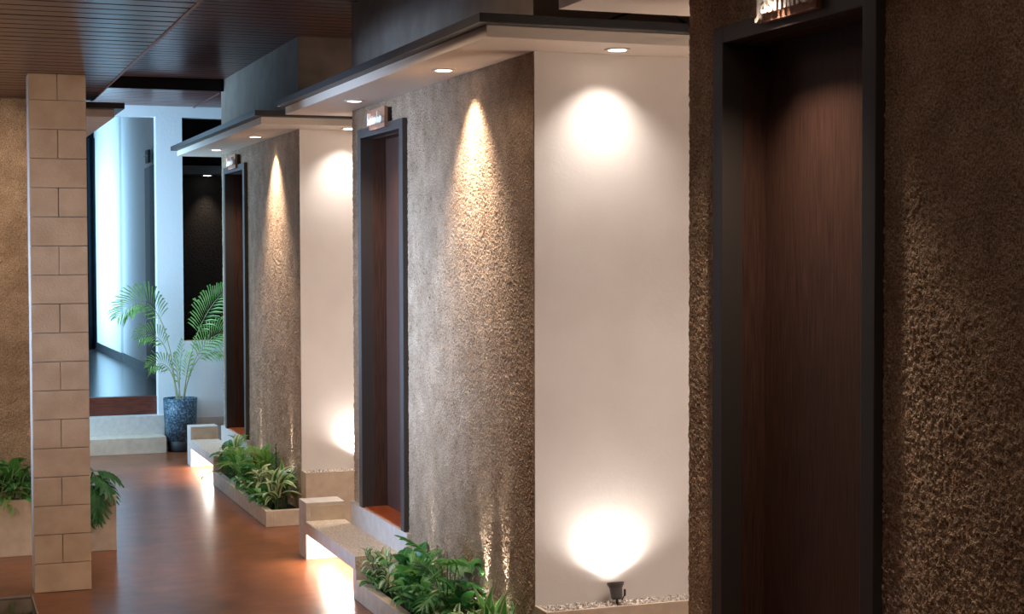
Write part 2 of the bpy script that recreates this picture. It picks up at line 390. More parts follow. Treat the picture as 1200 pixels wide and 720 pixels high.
# ------------------------------------------------------------------ benches, planters, gravel beds
XF = 2.134
def make_bench(y1, label):
    b = thing('stone_bench', (XF, y1, 0), label, 'bench', 'stone benches below the doors')
    a0, a1 = y1+.14, y1+.335
    box('arm', XF, XW-.026, a0, a1, 0, .345, pale, b, .003)
    box('arm_warm_face', XF+.03, XW-.027, a0-.004, a0, .23, .325, stone, b)  # tan colour stands in for warm light on the arm's near face
    s0 = y1-1.05
    st = box('seat', XF, XW-.026, s0, a0-.004, .16, .235, terrazzo, b, .004)
    box('leg', XF, XW-.026, s0, s0+.06, 0, .16, pale, b, .003)
    box('seat_edge', XF-.004, XF, s0, a0-.004, .16, .233, pale, b)
    box('light_strip', XF+.10, XF+.125, s0+.08, a0-.02, .150, .160, led_m, b).parent = st
    return b
make_bench(YN+LROOM, 'stone bench with glowing underside below the middle door')
make_bench(YN+P+LROOM, 'far stone bench with lit underside below the farthest right door')
make_bench(YN-P+LROOM, 'stone bench below the nearest door')
def make_planter(y0, y1, label):
    p = thing('planter_box', (XF, y0, 0), label, 'planter', 'low planters along the stucco walls')
    box('front_kerb', XF, XF+.05, y0, y1, 0, .108, pale if False else stone, p, .003)
    box('end_kerb', XF+.05, XW-.012, y0, y0+.05, 0, .108, stone, p, .003)
    box('soil', XF+.05, XW-.012, y0+.05, y1, 0, .085, soil_m, p)
    return p
for nm, y0 in ROOMS:
    make_planter(y0-.097, y0+LROOM-1.052, {'near': 'low stone planter under the nearest stucco wall', 'middle': 'low stone planter full of leafy plants beside the middle bench', 'far': 'low stone planter full of plants along the far stucco wall'}[nm])
OCT = [(1, 0, 0), (-1, 0, 0), (0, 1, 0), (0, -1, 0), (0, 0, 1), (0, 0, -1), (.62, .62, .5), (-.6, -.62, .5)]
OCF = [(0, 2, 6), (2, 4, 6), (4, 0, 6), (1, 3, 7), (3, 4, 7), (4, 1, 7), (0, 4, 3), (2, 1, 4), (2, 0, 5), (1, 2, 5), (3, 1, 5), (0, 3, 5)]
def gravel_bed(y0, label):
    t = thing('gravel_bed', (XW, y0, 0), label, 'gravel bed', 'raised gravel beds at the white side walls')
    box('kerb', XW, XBACK, y0-.142, y0-.128, 0, .362, stone, t, .002)
    box('kerb_end', XW, XW+.014, y0-.128, y0, 0, .362, stone, t, .002)
    box('fill', XW+.014, XBACK, y0-.128, y0, 0, .345, stone, t)
    bm = bmesh.new(); rnd = random.Random(int(y0*100))
    for i in range(1500):
        x = XW+.016 + rnd.random()**1.3*1.3; y = y0-.118+rnd.random()*.104; r = rnd.uniform(.004, .011)
        mm = Matrix.Translation((x-XW, y-y0, .347+rnd.random()*.012)) @ Euler((rnd.random()*6, rnd.random()*6, 0)).to_matrix().to_4x4() @ Matrix.Diagonal((1.2*r, .9*r, .7*r, 1))
        vv = [bm.verts.new(mm @ Vector(c)) for c in OCT]
        for f in OCF: bm.faces.new([vv[q] for q in f])
    o = obj('gravel', bm, gravel_m, t); o['kind'] = 'stuff'
for nm, y0 in ROOMS[1:]:
    gravel_bed(y0, 'raised gravel bed against the %s white side wall' % nm)

# spike uplights
def make_uplight(loc, label, aim, power, deg=80, blend=.9, s=1.0, color=SOFTWHITE, group='small dark uplights'):
    t = thing('uplight', loc, label, 'uplight', group)
    d = Vector(aim).normalized()
    bm = bmesh.new(); tube(bm, [(0, 0, -.02-max(0, loc[2]-.11 if loc[2] < .3 else 0)), (0, 0, .03*s)], .006*s, 8); obj('spike', bm, black_m, t)
    bm = bmesh.new(); lathe(bm, [(.019*s, 0), (.025*s, .008*s), (.028*s, .05*s), (.037*s, .066*s), (.037*s, .074*s), (.032*s, .074*s), (.031*s, .066*s)], 24)
    q = Vector((0, 0, 1)).rotation_difference(d)
    h = obj('housing', bm, uplight_m, t, (0, 0, .018*s)); h.rotation_euler = q.to_euler()
    bm = bmesh.new(); lathe(bm, [(.002, .067*s), (.031*s, .067*s), (.031*s, .069*s), (.002, .069*s)], 20)
    l = obj('lens', bm, lens2_m, h)
    bm = bmesh.new(); tube(bm, [(.022*s, 0, .015*s), (.036*s, 0, .035*s), (.036*s, 0, .060*s)], .005*s, 6); obj('bracket', bm, black_m, t)
    spot('uplight_beam', (d.x*.1*s, d.y*.1*s, .018*s+d.z*.1*s), d, power, color, deg, blend, .02, t)
    return t
make_uplight((2.745, YN-.085, .36), 'small dark uplight on the gravel against the middle white wall', (0, .25, 1), 13, 155, 1.0)
make_uplight((2.80, YN+P-.085, .36), 'small dark uplight on the gravel bed of the far white wall', (0, .25, 1), 13, 155, 1.0)
for (y, pw, dg, lb) in [(6.60, 14, 24, 'small uplight among leaves near the middle stucco corner'), (6.86, 26, 34, 'small uplight hidden in foliage of the middle planter'),
                    (7.70, 7, 16, 'small uplight at the bench end of the middle planter')]:
    make_uplight((2.355, y, .20), lb, (.10, .06, 1), pw, dg, .4, .8)
make_uplight((2.355, 11.02, .25), 'small uplight among leaves near the far stucco corner', (.10, .05, 1), 9, 22, .4, .8)
make_uplight((2.355, 12.12, .25), 'small uplight hidden in foliage of the far planter', (.10, .05, 1), 6, 18, .4, .8)
make_uplight((2.35, 3.56, .085), 'small uplight in the planter beside the nearest door', (.05, .0, 1), 5, 22, .8, .8)

# ------------------------------------------------------------------ pillar with tiled blocks
PX, PW, PY = .530, .302, 9.022
pil = thing('tiled_pillar', (PX+PW/2, PY+.1, 0), 'square pillar faced with tan stone blocks at the left', 'pillar')
box('core', PX, PX+PW, PY+.022, PY+.20, 0, Z_LOW, core_m, pil)
h = .1584; g = .003
for i in range(18):
    z0, z1 = i*h+g/2, min((i+1)*h-g/2, Z_LOW)
    cells = [(PX, PX+PW)] if i % 2 == 0 else [(PX, PX+PW*.5-g/2), (PX+PW*.5+g/2, PX+PW)]
    for a, b in cells:
        o = .0015*random.random()
        box('block', a, b, PY-o, PY+.03, z0, z1, block_m, pil, .003)

# ------------------------------------------------------------------ left room: wall, canopy, planter
bm = bmesh.new()
def flat_stucco(name, label, x0, x1, y, z0, z1, step=.016):
    xs = grid_lines(x0, x1, step, []); zs = grid_lines(z0, z1, step, []); nz = len(zs)
    verts = [(x, y, z) for x in xs for z in zs]; faces = []
    for i in range(len(xs)-1):
        for j in range(nz-1):
            a = i*nz+j; faces.append((a, a+nz, a+nz+1, a+1))
    me = bpy.data.meshes.new(name); me.from_pydata(verts, [], faces); me.update()
    return struct(link_mesh(name, me, stucco), label)
bm.free()
flat_stucco('wall_left', 'rough tan stucco wall behind the pillar at the left', -1.0, .78, 10.52, 0, Z_LOW+.02)
struct(box('wall_left_side', .68, .78, 10.53, 13.45, 0, Z_HIGH, upper), 'side wall of the left room')
cl = thing('door_canopy', (.74, 10.17, ZS), 'canopy corner with dark slab showing just right of the pillar', 'canopy', 'flat canopies over the room fronts')
box('soffit', .62, 1.109, 10.169, 13.5, ZS, ZS+.047, canopy_m, cl, .002)
box('roof_slab', .60, 1.162, 10.085, 13.52, ZS+.047, ZS+.084, slab_m, cl, .002)
downlight(.95, 10.9, ZS, 'round downlight under the left canopy behind the pillar', 22, 70, 1.0)
lp = thing('planter_box', (.3, 10.17, 0), 'tall tan planter behind the pillar at the left', 'planter', 'planters')
box('front', -.9, 1.095, 10.17, 10.21, 0, .345, stone, lp, .003); box('side', 1.055, 1.095, 10.21, 10.50, 0, .345, stone, lp, .003)
box('soil', -.9, 1.055, 10.21, 10.50, 0, .31, soil_m, lp)
struct(box('wall_left_near', -2.4, -2.3, -2, 6.5, -.2, Z_HIGH, upper), 'plain wall left of the viewer')
struct(box('wall_left_far', -2.4, -2.3, 9.5, 10.6, -.2, Z_HIGH, upper), 'plain wall beyond the pool')
struct(box('wall_rear', -2.4, XBACK, -2.1, -2, -.2, Z_HIGH, upper), 'plain wall behind the viewer')
# fill lamps added out of view to warm the pillar, left wall and room fronts
def fill_lamp(x, y, z, label, power, deg, aim, size=.05):
    t = thing('recessed_downlight', (x, y, z-.004), label, 'downlight', 'added fill lamps out of view')  # added fill lamp, built with the same fitting as the canopy downlights
    link_mesh('trim_ring', DL1, ring_m, t); link_mesh('lens', DL2, lens_m, t)
    spot('downlight_beam', (0, 0, -.012), aim, power, WARM, deg, .9, size, t)
fill_lamp(-.35, 6.0, Z_LOW, 'added unseen fill lamp in the low ceiling over the pool', 90, 62, (.33, 1, -.52))

fill_lamp(.0, 9.55, Z_LOW, 'added unseen fill lamp in the low ceiling before the left stucco wall', 60, 120, (.25, .75, -1))
fill_lamp(-1.5, 3.3, Z_LOW, 'added unseen fill lamp in the low ceiling left of the viewer', 330, 76, (.30, 1, -.22))
fill_lamp(1.0, 2.0, Z_HIGH, 'added unseen fill lamp in the raised ceiling before the nearest room', 80, 150, (.2, .2, -1), .3)
fill_lamp(1.35, 6.3, Z_HIGH, 'added unseen fill lamp in the raised ceiling before the middle canopy', 60, 172, (.1, .1, -1), .4)

# ------------------------------------------------------------------ end of the walkway
YB = 15.25
bw = struct_empty('wall_back', (2.0, YB, 0), 'cool white end wall with a dark window and a passage opening')
box('column', 2.04, 2.284, YB, YB+.14, 0, 3.14, backwhite, bw)
box('header', .4, XBACK, YB, YB+.14, 3.14, 3.5, backwhite, bw)
box('left_panel', .4, 1.10, YB, YB+.14, 0, 3.14, backwhite, bw)
box('under_window', 2.284, XBACK, YB, YB+.14, 0, 1.02, backwhite, bw)
box('base_band', 2.284, XBACK, YB-.012, YB, .22, .29, pale, bw)
wn = struct_empty('window_1', (2.5, YB+.1, 1.02), 'tall black window recess in the end wall')
box('recess_back', 2.2, 3.4, YB+.62, YB+.66, .9, 3.3, darkwall_m, wn)
box('recess_side', 2.2, 2.284, YB+.14, YB+.62, .9, 3.3, darkwall_m, wn)
box('recess_head', 2.284, 3.4, YB+.25, YB+.62, 2.62, 2.70, slab_m, wn)
box('recess_sill', 2.284, 3.4, YB+.14, YB+.62, .96, 1.0, darkwall_m, wn)
box('recess_top', 2.2, 3.4, YB+.14, YB+.66, 3.16, 3.25, darkwall_m, wn)
downlight(2.60, YB+.50, 2.62, 'tiny downlight inside the black window recess', 30, 70, 1.0)
# steps
struct(box('step_1', .9, 2.07, 14.955, 15.2, 0, .15, stone, bev=.003), 'lower pale stone step at the end of the walkway')
struct(box('step_2', .9, 2.09, 15.2, 15.36, 0, .325, pale, bev=.003), 'upper pale stone step before the passage')
struct(box('step_3', .9, 2.04, 15.36, 15.42, .325, .498, stepwood_m, bev=.002), 'dark red wooden riser of the passage floor')
# passage
struct(box('floor_passage', .9, 2.5, 15.42, 24, .40, .50, pfloor_m), 'dark glossy floor of the passage beyond')
bm = bmesh.new()
ring = [(2.33, 16.3), (2.33, 18.6), (2.31, 20.45), (2.285, 20.5), (2.24, 23.2), (2.6, 23.2), (2.6, 16.3)]
lo = [bm.verts.new((x, y, .45)) for x, y in ring]; hi = [bm.verts.new((x, y, 3.9)) for x, y in ring]
for i in range(len(ring)):
    j = (i+1) % len(ring); bm.faces.new((lo[i], hi[i], hi[j], lo[j]))
bm.faces.new(lo); bm.faces.new(hi[::-1]); bmesh.ops.recalc_face_normals(bm, faces=bm.faces)
struct(obj('wall_passage', bm, backwhite), 'blue-lit white wall running down the passage')
bm = bmesh.new()
bl = [(2.33, 16.3), (2.33, 18.6), (2.31, 20.45), (2.285, 20.5), (2.24, 23.2)]
for (xa, ya), (xb, yb) in zip(bl, bl[1:]):
    v = [bm.verts.new(p) for p in ((xa-.012, ya, .5), (xb-.012, yb, .5), (xb-.012, yb, .60), (xa-.012, ya, .60), (xa+.01, ya, .60), (xb+.01, yb, .60))]
    bm.faces.new((v[0], v[1], v[2], v[3])); bm.faces.new((v[3], v[2], v[5], v[4]))
struct(obj('baseboard_passage', bm, mat('navy_baseboard', (.03, .03, .035), .4)), 'dark skirting along the passage wall')
struct(box('ceiling_passage', .4, 2.6, 15.39, 24, 3.6, 3.7, backwhite), 'white ceiling of the passage')
struct(box('wall_passage_end', .4, 2.6, 23.6, 23.7, .4, 3.7, curtain_m), 'dark end wall of the passage')
pd = struct_empty('door_4', (2.33, 17.9, .5), 'grey door standing in the blue-lit passage wall')
box('frame', 2.295, 2.331, 17.05, 18.12, .5, 2.80, mat('grey_door', (.16, .13, .13), .5), pd, .003)
box('frame_side', 2.285, 2.331, 17.0, 17.62, .5, 2.80, black_m, pd)
sp = thing('name_plaque', (2.30, 17.7, 2.84), 'small dark plaque above the grey passage door', 'sign', 'name plaques above the doors')
box('plate', 2.27, 2.30, 17.62, 17.85, 2.84, 2.98, black_m, sp, .002)
bm = bmesh.new(); 
for i in range(4): lathe(bm, [(.010, 0), (.022, .004), (.012, .010)], 10, (0, -.08+i*.05, .07))
o = obj('lettering', bm, letter_m, sp, (-.035, .03, 0))
# pleated curtain
bm = bmesh.new(); n = 70; row = []
for i in range(n+1):
    x = 1.1+1.16*i/n; y = 23.1+.045*math.sin(i*1.35)
    row.append((bm.verts.new((x-1.7, y-23.1, 0)), bm.verts.new((x-1.7, y-23.1, 2.95))))
for a, b in zip(row, row[1:]): bm.faces.new((a[0], b[0], b[1], a[1]))
bmesh.ops.solidify(bm, geom=bm.faces[:], thickness=.004)
tag(obj('curtain', bm, curtain_m, None, (1.7, 23.1, .52), True), 'dark navy pleated curtain at the end of the passage', 'curtain')

# ------------------------------------------------------------------ plants
def leaf_strip(L, W, profile, arch=.3, fold=.15, n=8, twist=0, wave=0):
    """blade along +Y, rows of 3 points; returns rows"""
    rows = []
    for i in range(n+1):
        t = i/n; w = W*profile(t)
        y = L*(t - .12*arch*t*t*2); z = L*arch*(t*.9 - 1.25*t*t)
        wz = wave*math.sin(t*9)*W
        rows.append((Vector((-w, y, z+fold*w+wz)), Vector((0, y, z)), Vector((w, y, z+fold*w-wz))))
    return rows
def mesh_rows(name, rows, mats, margin=0):
    bm = bmesh.new(); R = []
    for r in rows:
        if margin:
            a, c, b = r
            pts = [a, a.lerp(c, margin), c, b.lerp(c, margin), b]
        else: pts = list(r)
        R.append([bm.verts.new(p) for p in pts])
    for r, s in zip(R, R[1:]):
        k = len(r)
        for j in range(k-1):
            f = bm.faces.new((r[j], r[j+1], s[j+1], s[j])); f.smooth = True
            if margin and j in (0, k-2): f.material_index = 1
    bmesh.ops.remove_doubles(bm, verts=bm.verts, dist=.0002)
    me = bpy.data.meshes.new(name); bm.to_mesh(me); bm.free()
    for m in mats: me.materials.append(m)
    return me
ovate = lambda t: math.sin(PI*min(1, t*.93+.05))**.8*(1-.35*t) if t < 1 else .0
lance = lambda t: (math.sin(PI*(t*.86+.12))**.7)*(1-.25*t) if t < 1 else 0
strap = lambda t: (.55+.45*math.sin(PI*min(1, t*1.1)))*(1-t**3) if t < 1 else 0
def petiole(bm, L, r=.0025):
    tube(bm, [(0, -L, -.35*L), (0, -.4*L, -.04*L), (0, .01, 0)], r, 5)
def add_petiole(me, L, mat_index, r=.0025):
    bm = bmesh.new(); bm.from_mesh(me); k = len(bm.faces); petiole(bm, L, r)
    bm.faces.ensure_lookup_table()
    for f in bm.faces[k:]: f.material_index = mat_index
    bm.to_mesh(me); bm.free(); return me
def vein_leaf(name, L, W, prof, base, vein, arch=.3, n=10):
    """ovate blade with a pale raised midrib and side veins as thin ribs"""
    rows = leaf_strip(L, W, prof, arch, .18, n)
    me = mesh_rows(name, rows, [base, vein])
    bm = bmesh.new(); bm.from_mesh(me); k = len(bm.faces)
    tube(bm, [r[1]+Vector((0, 0, .001)) for r in rows], .0016, 4)
    bm.faces.ensure_lookup_table()
    for f in bm.faces[k:]: f.material_index = 1
    bm.to_mesh(me); bm.free(); return me
def split_leaf(name, L, W, base, vein, lobes=7, arch=.35):
    """deeply notched leaf: separate pointed lobes fused along a midrib"""
    bm = bmesh.new()
    def mid(t): return Vector((0, L*t, L*arch*(t*.8-1.1*t*t)))
    for s in (-1, 1):
        for i in range(lobes):
            t = .06+.86*i/(lobes-1); wl = W*math.sin(PI*(t*.72+.2))*1.05
            a = math.radians(80-58*t); d = Vector((s*math.sin(a), math.cos(a), 0))
            c0, c1 = mid(max(0, t-.085)), mid(min(1, t+.085)); b = mid(t)
            v = [c0, c0+d*wl*.55+Vector((0, -.01*L, -.10*wl)), b+d*wl*.86+Vector((0, 0, -.22*wl)), b+d*wl*1.06+Vector((0, .03*L, -.34*wl)), c1+d*wl*.8+Vector((0, .02*L, -.18*wl)), c1+d*wl*.5+Vector((0, .0, -.06*wl)), c1]
            vs_ = [bm.verts.new(p) for p in v]; m0 = bm.verts.new(b+d*wl*.5+Vector((0, 0, -.03*wl)))
            for j in range(len(vs_)):
                q = (j+1) % len(vs_)
                f = bm.faces.new((m0, vs_[j], vs_[q]) if s > 0 else (m0, vs_[q], vs_[j])); f.smooth = True
            k = len(bm.faces)
            tube(bm, [b+Vector((0, 0, .001)), b+d*wl*.5+Vector((0, 0, -.03*wl+.001)), b+d*wl*.86+Vector((0, 0, -.22*wl+.001))], .0011, 3)
            bm.faces.ensure_lookup_table()
            for f in bm.faces[k:]: f.material_index = 1
    k = len(bm.faces); tube(bm, [mid(t/8) for t in range(9)], .0022, 4); tube(bm, [(0, -L*.8, -L*.55), (0, -.35*L, -.08*L), (0, 0, 0)], .0030, 5)
    bm.faces.ensure_lookup_table()
    for f in bm.faces[k:]: f.material_index = 1
    me = bpy.data.meshes.new(name); bm.to_mesh(me); bm.free(); me.materials.append(base); me.materials.append(vein); return me
def frond(name, L, W, leaflets, base, stem, arch=.5, droop=.2, leafw=.006, bare=.15, rs=.0022, vee=.25, prof=None, slant=50, endslant=18):
    """pinnate frond: arching rachis with leaflets on both sides"""
    bm = bmesh.new()
    def mid(t): return Vector((0, L*(t-.25*arch*t*t), L*arch*(t-1.05*t*t)))
    for s in (-1, 1):
        for i in range(leaflets):
            u = (i+.5)/leaflets; t = bare+(1-bare)*u
            ll = W*(prof(u) if prof else math.sin(PI*(u*.82+.14))); a = math.radians(slant-(slant-endslant)*u)
            tang = (mid(min(1, t+.02))-mid(t-.02)).normalized(); d = tang*math.cos(a)+Vector((s, 0, 0))*math.sin(a); up = Vector((0, 0, 1))
            p0 = mid(t); p1 = p0+d*ll*.5+up*vee*ll*.5; p2 = p0+d*ll+up*(vee*ll*.35-droop*ll)
            wv = tang*leafw
            v = [bm.verts.new(p) for p in (p0-wv*.4, p1-wv, p2, p1+wv, p0+wv*.4)]
            f = bm.faces.new(v if s > 0 else v[::-1])
    k = len(bm.faces); tube(bm, [mid(t/10) for t in range(11)], [rs*(1-.07*t) for t in range(11)], 5)
    bm.faces.ensure_lookup_table()
    for f in bm.faces[k:]: f.material_index = 1
    me = bpy.data.meshes.new(name); bm.to_mesh(me); bm.free(); me.materials.append(base); me.materials.append(stem); return me

LEAF = {
 'pothos': [add_petiole(vein_leaf('pothos_leaf', .085, .032, ovate, leaf_mid, leaf_vein, .35), .05, 1), add_petiole(vein_leaf('pothos_leaf', .075, .028, ovate, leaf_deep, leaf_vein, .5), .05, 1)],
 'deep': [add_petiole(vein_leaf('broad_leaf', .13, .046, ovate, leaf_deep, leaf_vein, .4), .08, 1), add_petiole(vein_leaf('broad_leaf', .11, .04, ovate, leaf_mid, leaf_vein, .5), .08, 1)],
 'split': [split_leaf('split_leaf', .24, .11, leaf_mid, leaf_vein), split_leaf('split_leaf', .20, .10, leaf_deep, leaf_vein, 6)],
 'bigsplit': [split_leaf('split_leaf', .24, .13, leaf_deep, leaf_mid, 7, .55)],
 'fern': [frond('fern_frond', .26, .055, 18, leaf_lime, stalk_m, .7, .15, .0055, .08), frond('fern_frond', .22, .05, 16, leaf_mid, stalk_m, .6, .15, .0055, .08)],
 'varieg': [mesh_rows('striped_leaf', leaf_strip(.17, .020, lance, .55, .25), [leaf_deep, leaf_cream], .55), mesh_rows('striped_leaf', leaf_strip(.14, .019, lance, .8, .25), [leaf_mid, leaf_cream], .5)],
 'cream': [mesh_rows('cream_leaf', leaf_strip(.095, .017, lance, .5, .3), [leaf_cream, leaf_mid], .28), mesh_rows('cream_leaf', leaf_strip(.08, .016, lance, .7, .3), [leaf_cream, leaf_deep], .34)],
 'sword': [mesh_rows('sword_leaf', leaf_strip(.20, .022, strap, .12, .35), [leaf_mid, leaf_cream], .35), mesh_rows('sword_leaf', leaf_strip(.17, .024, strap, .3, .3), [leaf_mid, leaf_lime], .35)],
 'red': [mesh_rows('red_leaf', leaf_strip(.10, .008, strap, .2, .3), [leaf_red])],
 'spire': [mesh_rows('spire_leaf', leaf_strip(.03, .006, lance, .3, .3), [leaf_deep])],
}
def plant(name, loc, kind, n, label, spread=(20, 75), scale=(.8, 1.15), height=.05, group='plants in the planters', seed=0, rx=.07, ry=.13, stems=7):
    """several stems fanning out of the soil, leaves set along them"""
    t = thing(name, loc, label, 'plant', group)
    rnd = random.Random(seed or int(loc[1]*1000)); bm = bmesh.new(); paths = []
    if kind in ('fern', 'sword', 'varieg', 'red'): stems = 3; rx *= .45; ry *= .45
    for i in range(stems):
        a = i*2.4+rnd.random(); q = math.sqrt((i+.5)/stems)
        ex, ey = rx*q*math.cos(a), ry*q*math.sin(a); hz = height*rnd.uniform(.7, 1.1)
        b0 = Vector((ex*.25, ey*.25, -.01)); b1 = Vector((ex*.6, ey*.6, hz*.65)); b2 = Vector((ex, ey, hz))
        tube(bm, [b0, b1, b2], [.004, .003, .002], 5); paths.append((b0, b1, b2, a))
    obj('stem', bm, stalk_m, t)
    for i in range(n):
        me = rnd.choice(LEAF[kind]); b0, b1, b2, a0 = paths[i % stems]; u = rnd.uniform(.35, 1)
        p = b0*(1-u)**2+b1*2*u*(1-u)+b2*u*u
        a = i*2.39996+rnd.uniform(-.4, .4)
        e = math.radians(rnd.uniform(*spread)); sc = rnd.uniform(*scale)
        o = bpy.data.objects.new('frond' if kind == 'fern' else 'leaf', me); COL.objects.link(o); o.parent = t
        o.rotation_euler = Euler((e, rnd.uniform(-.35, .35), a), 'XYZ'); o.scale = (sc, sc, sc)
        rad = (.03 if kind in ('pothos', 'deep') else .05 if kind == 'split' else .003)*sc
        o.location = (p.x-math.sin(a)*rad, p.y+math.cos(a)*rad, p.z)
    return t
ZP = .085
# middle planter
MID = [
 # name, x, y, kind, n, label, spread, scale, height
 ('variegated_shrub', 2.235, 8.10, 'cream', 70, 'dusty cream-green bushy plant at the bench end of the middle planter', (-20, 80), (.7, 1.1), .19),
 ('variegated_shrub', 2.225, 7.80, 'cream', 60, 'cream-leaved small plant second from the middle bench', (-20, 80), (.7, 1.1), .14),
 ('broadleaf_plant', 2.31, 7.84, 'deep', 24, 'dark broad-leaved plant under the stucco wall beside the middle bench', (15, 85), (.7, 1.0), .21),
 ('fern', 2.31, 7.58, 'fern', 20, 'upright fern at the wall in the middle planter', (30, 85), (.8, 1.05), .16),
 ('pothos_plant', 2.22, 7.52, 'pothos', 44, 'green pothos at the kerb of the middle planter', (-15, 70), (.7, 1.1), .18),
 ('split_leaf_philodendron', 2.27, 7.06, 'split', 11, 'large split-leaf philodendron rising in the middle planter', (-10, 40), (.75, 1.05), .36),
 ('broadleaf_plant', 2.22, 7.26, 'deep', 30, 'dark glossy broad-leaved plant below the split-leaf philodendron', (-15, 60), (.7, 1.0), .17),
 ('variegated_shrub', 2.21, 6.98, 'cream', 70, 'pale cream-leaved plant in front of the glowing planter uplight', (-15, 75), (.7, 1.1), .14),
 ('broadleaf_plant', 2.29, 6.90, 'deep', 22, 'dark green plant beside the glowing planter uplight', (0, 70), (.7, 1.0), .19),
 ('striped_dracaena', 2.23, 6.72, 'varieg', 24, 'striped plant with cream leaf edges low in the middle planter', (5, 75), (.8, 1.1), .10),
 ('sword_plant', 2.31, 6.60, 'sword', 18, 'upright green sword-leaved plant at the middle stucco corner', (35, 85), (.9, 1.3), .12),
 ('sword_plant', 2.31, 6.38, 'sword', 18, 'arching pale-edged sword-leaved plant next to the white wall corner', (25, 80), (.9, 1.3), .14),
 ('pothos_plant', 2.21, 6.46, 'pothos', 40, 'green pothos low at the corner end of the middle planter', (0, 75), (1, 1.4), .16),
 ('pothos_plant', 2.21, 7.98, 'pothos', 30, 'small green pothos tucked beside the bench leg', (-15, 60), (.7, 1.0), .09),
]
FAR = [
 ('striped_dracaena', 2.24, 10.80, 'varieg', 30, 'cream-edged striped dracaena at the near end of the far planter', (0, 80), (1.0, 1.4), .20),
 ('sword_plant', 2.32, 10.92, 'sword', 16, 'sword-leaved plant at the far stucco corner', (20, 75), (.9, 1.2), .20),
 ('pothos_plant', 2.20, 10.92, 'pothos', 50, 'green pothos hanging over the near kerb of the far planter', (-35, 55), (.7, 1.0), .12),
 ('variegated_shrub', 2.23, 11.18, 'cream', 70, 'cream star-leaved plant in the far planter', (-10, 80), (.9, 1.4), .24),
 ('fern', 2.30, 11.50, 'fern', 26, 'bright lime fern in the middle of the far planter', (20, 85), (.9, 1.15), .22),
 ('broadleaf_plant', 2.20, 11.40, 'deep', 34, 'dark green broad-leaved plant at the kerb of the far planter', (-30, 60), (.6, .9), .17),
 ('pothos_plant', 2.21, 11.70, 'pothos', 60, 'bright green pothos in the center of the far planter', (-30, 65), (.8, 1.2), .24),
 ('fern', 2.20, 12.02, 'fern', 26, 'drooping green fern spilling over the far kerb', (-15, 65), (.75, 1.0), .22),
 ('red_cordyline', 2.33, 11.88, 'red', 18, 'thin red-brown leaved plant against the far stucco wall', (40, 85), (1.0, 1.4), .24),
 ('striped_dracaena', 2.25, 12.30, 'varieg', 30, 'striped pale-edged dracaena beside the far bench', (-10, 80), (.9, 1.2), .26),
 ('broadleaf_plant', 2.22, 12.55, 'deep', 26, 'dark leafy plant against the far bench leg', (-10, 70), (.6, .9), .22),
 ('pothos_plant', 2.19, 11.15, 'pothos', 50, 'green pothos trailing over the kerb below the cream star-leaved plant', (-40, 50), (.7, 1.0), .12),
 ('variegated_shrub', 2.19, 11.62, 'cream', 60, 'small cream-leaved plant spilling over the far kerb', (-40, 60), (.6, .9), .12),
 ('pothos_plant', 2.20, 12.28, 'pothos', 50, 'green pothos at the bench end of the far kerb', (-30, 60), (.7, 1.0), .20),
 ('fern', 2.29, 12.58, 'fern', 18, 'small fern at the bench end of the far planter', (10, 75), (.7, .9), .22),
]
for lst in (MID, FAR):
    for i, (nm, x, y, kd, n, lb, spd, sc, hh) in enumerate(lst):
        plant(nm, (x, y, ZP), kd, n, lb, spd, sc, hh, 'plants in the middle planter' if lst is MID else 'plants in the far planter', seed=100+i+len(lst)*10)
# dark spire against the far wall
t = thing('spire_plant', (2.345, 11.32, ZP), 'thin dark upright spire plant against the far stucco wall', 'plant', 'plants in the far planter')
bm = bmesh.new(); tube(bm, [(0, 0, -.02), (.004, 0, .2), (0, .01, .40)], [.005, .004, .002], 5); obj('stem', bm, leaf_deep, t)
for i in range(40):
    z = .08+.32*i/40; o = link_mesh('leaf', LEAF['spire'][0], None, t, (0, .008*z, z)); o.rotation_euler = (random.uniform(.3, 1.0), 0, i*2.4); s = 1.6-.8*i/40; o.scale = (s, s, s)
# loose leaf sprig drooping from the far planter into the lit bench front
t = thing('trailing_sprig', (2.15, 12.45, .12), 'single leaf sprig reaching out over the glowing far bench front', 'plant', 'plants in the far planter')
bm = bmesh.new(); tube(bm, [(0, 0, 0), (-.06, .04, .03), (-.11, .07, .0)], .002, 5); obj('stem', bm, stalk_m, t)
o = link_mesh('leaf', LEAF['pothos'][1], None, t, (-.12, .07, -.01)); o.rotation_euler = (-.7, 0, 1.9); o.scale = (.7, .7, .7)
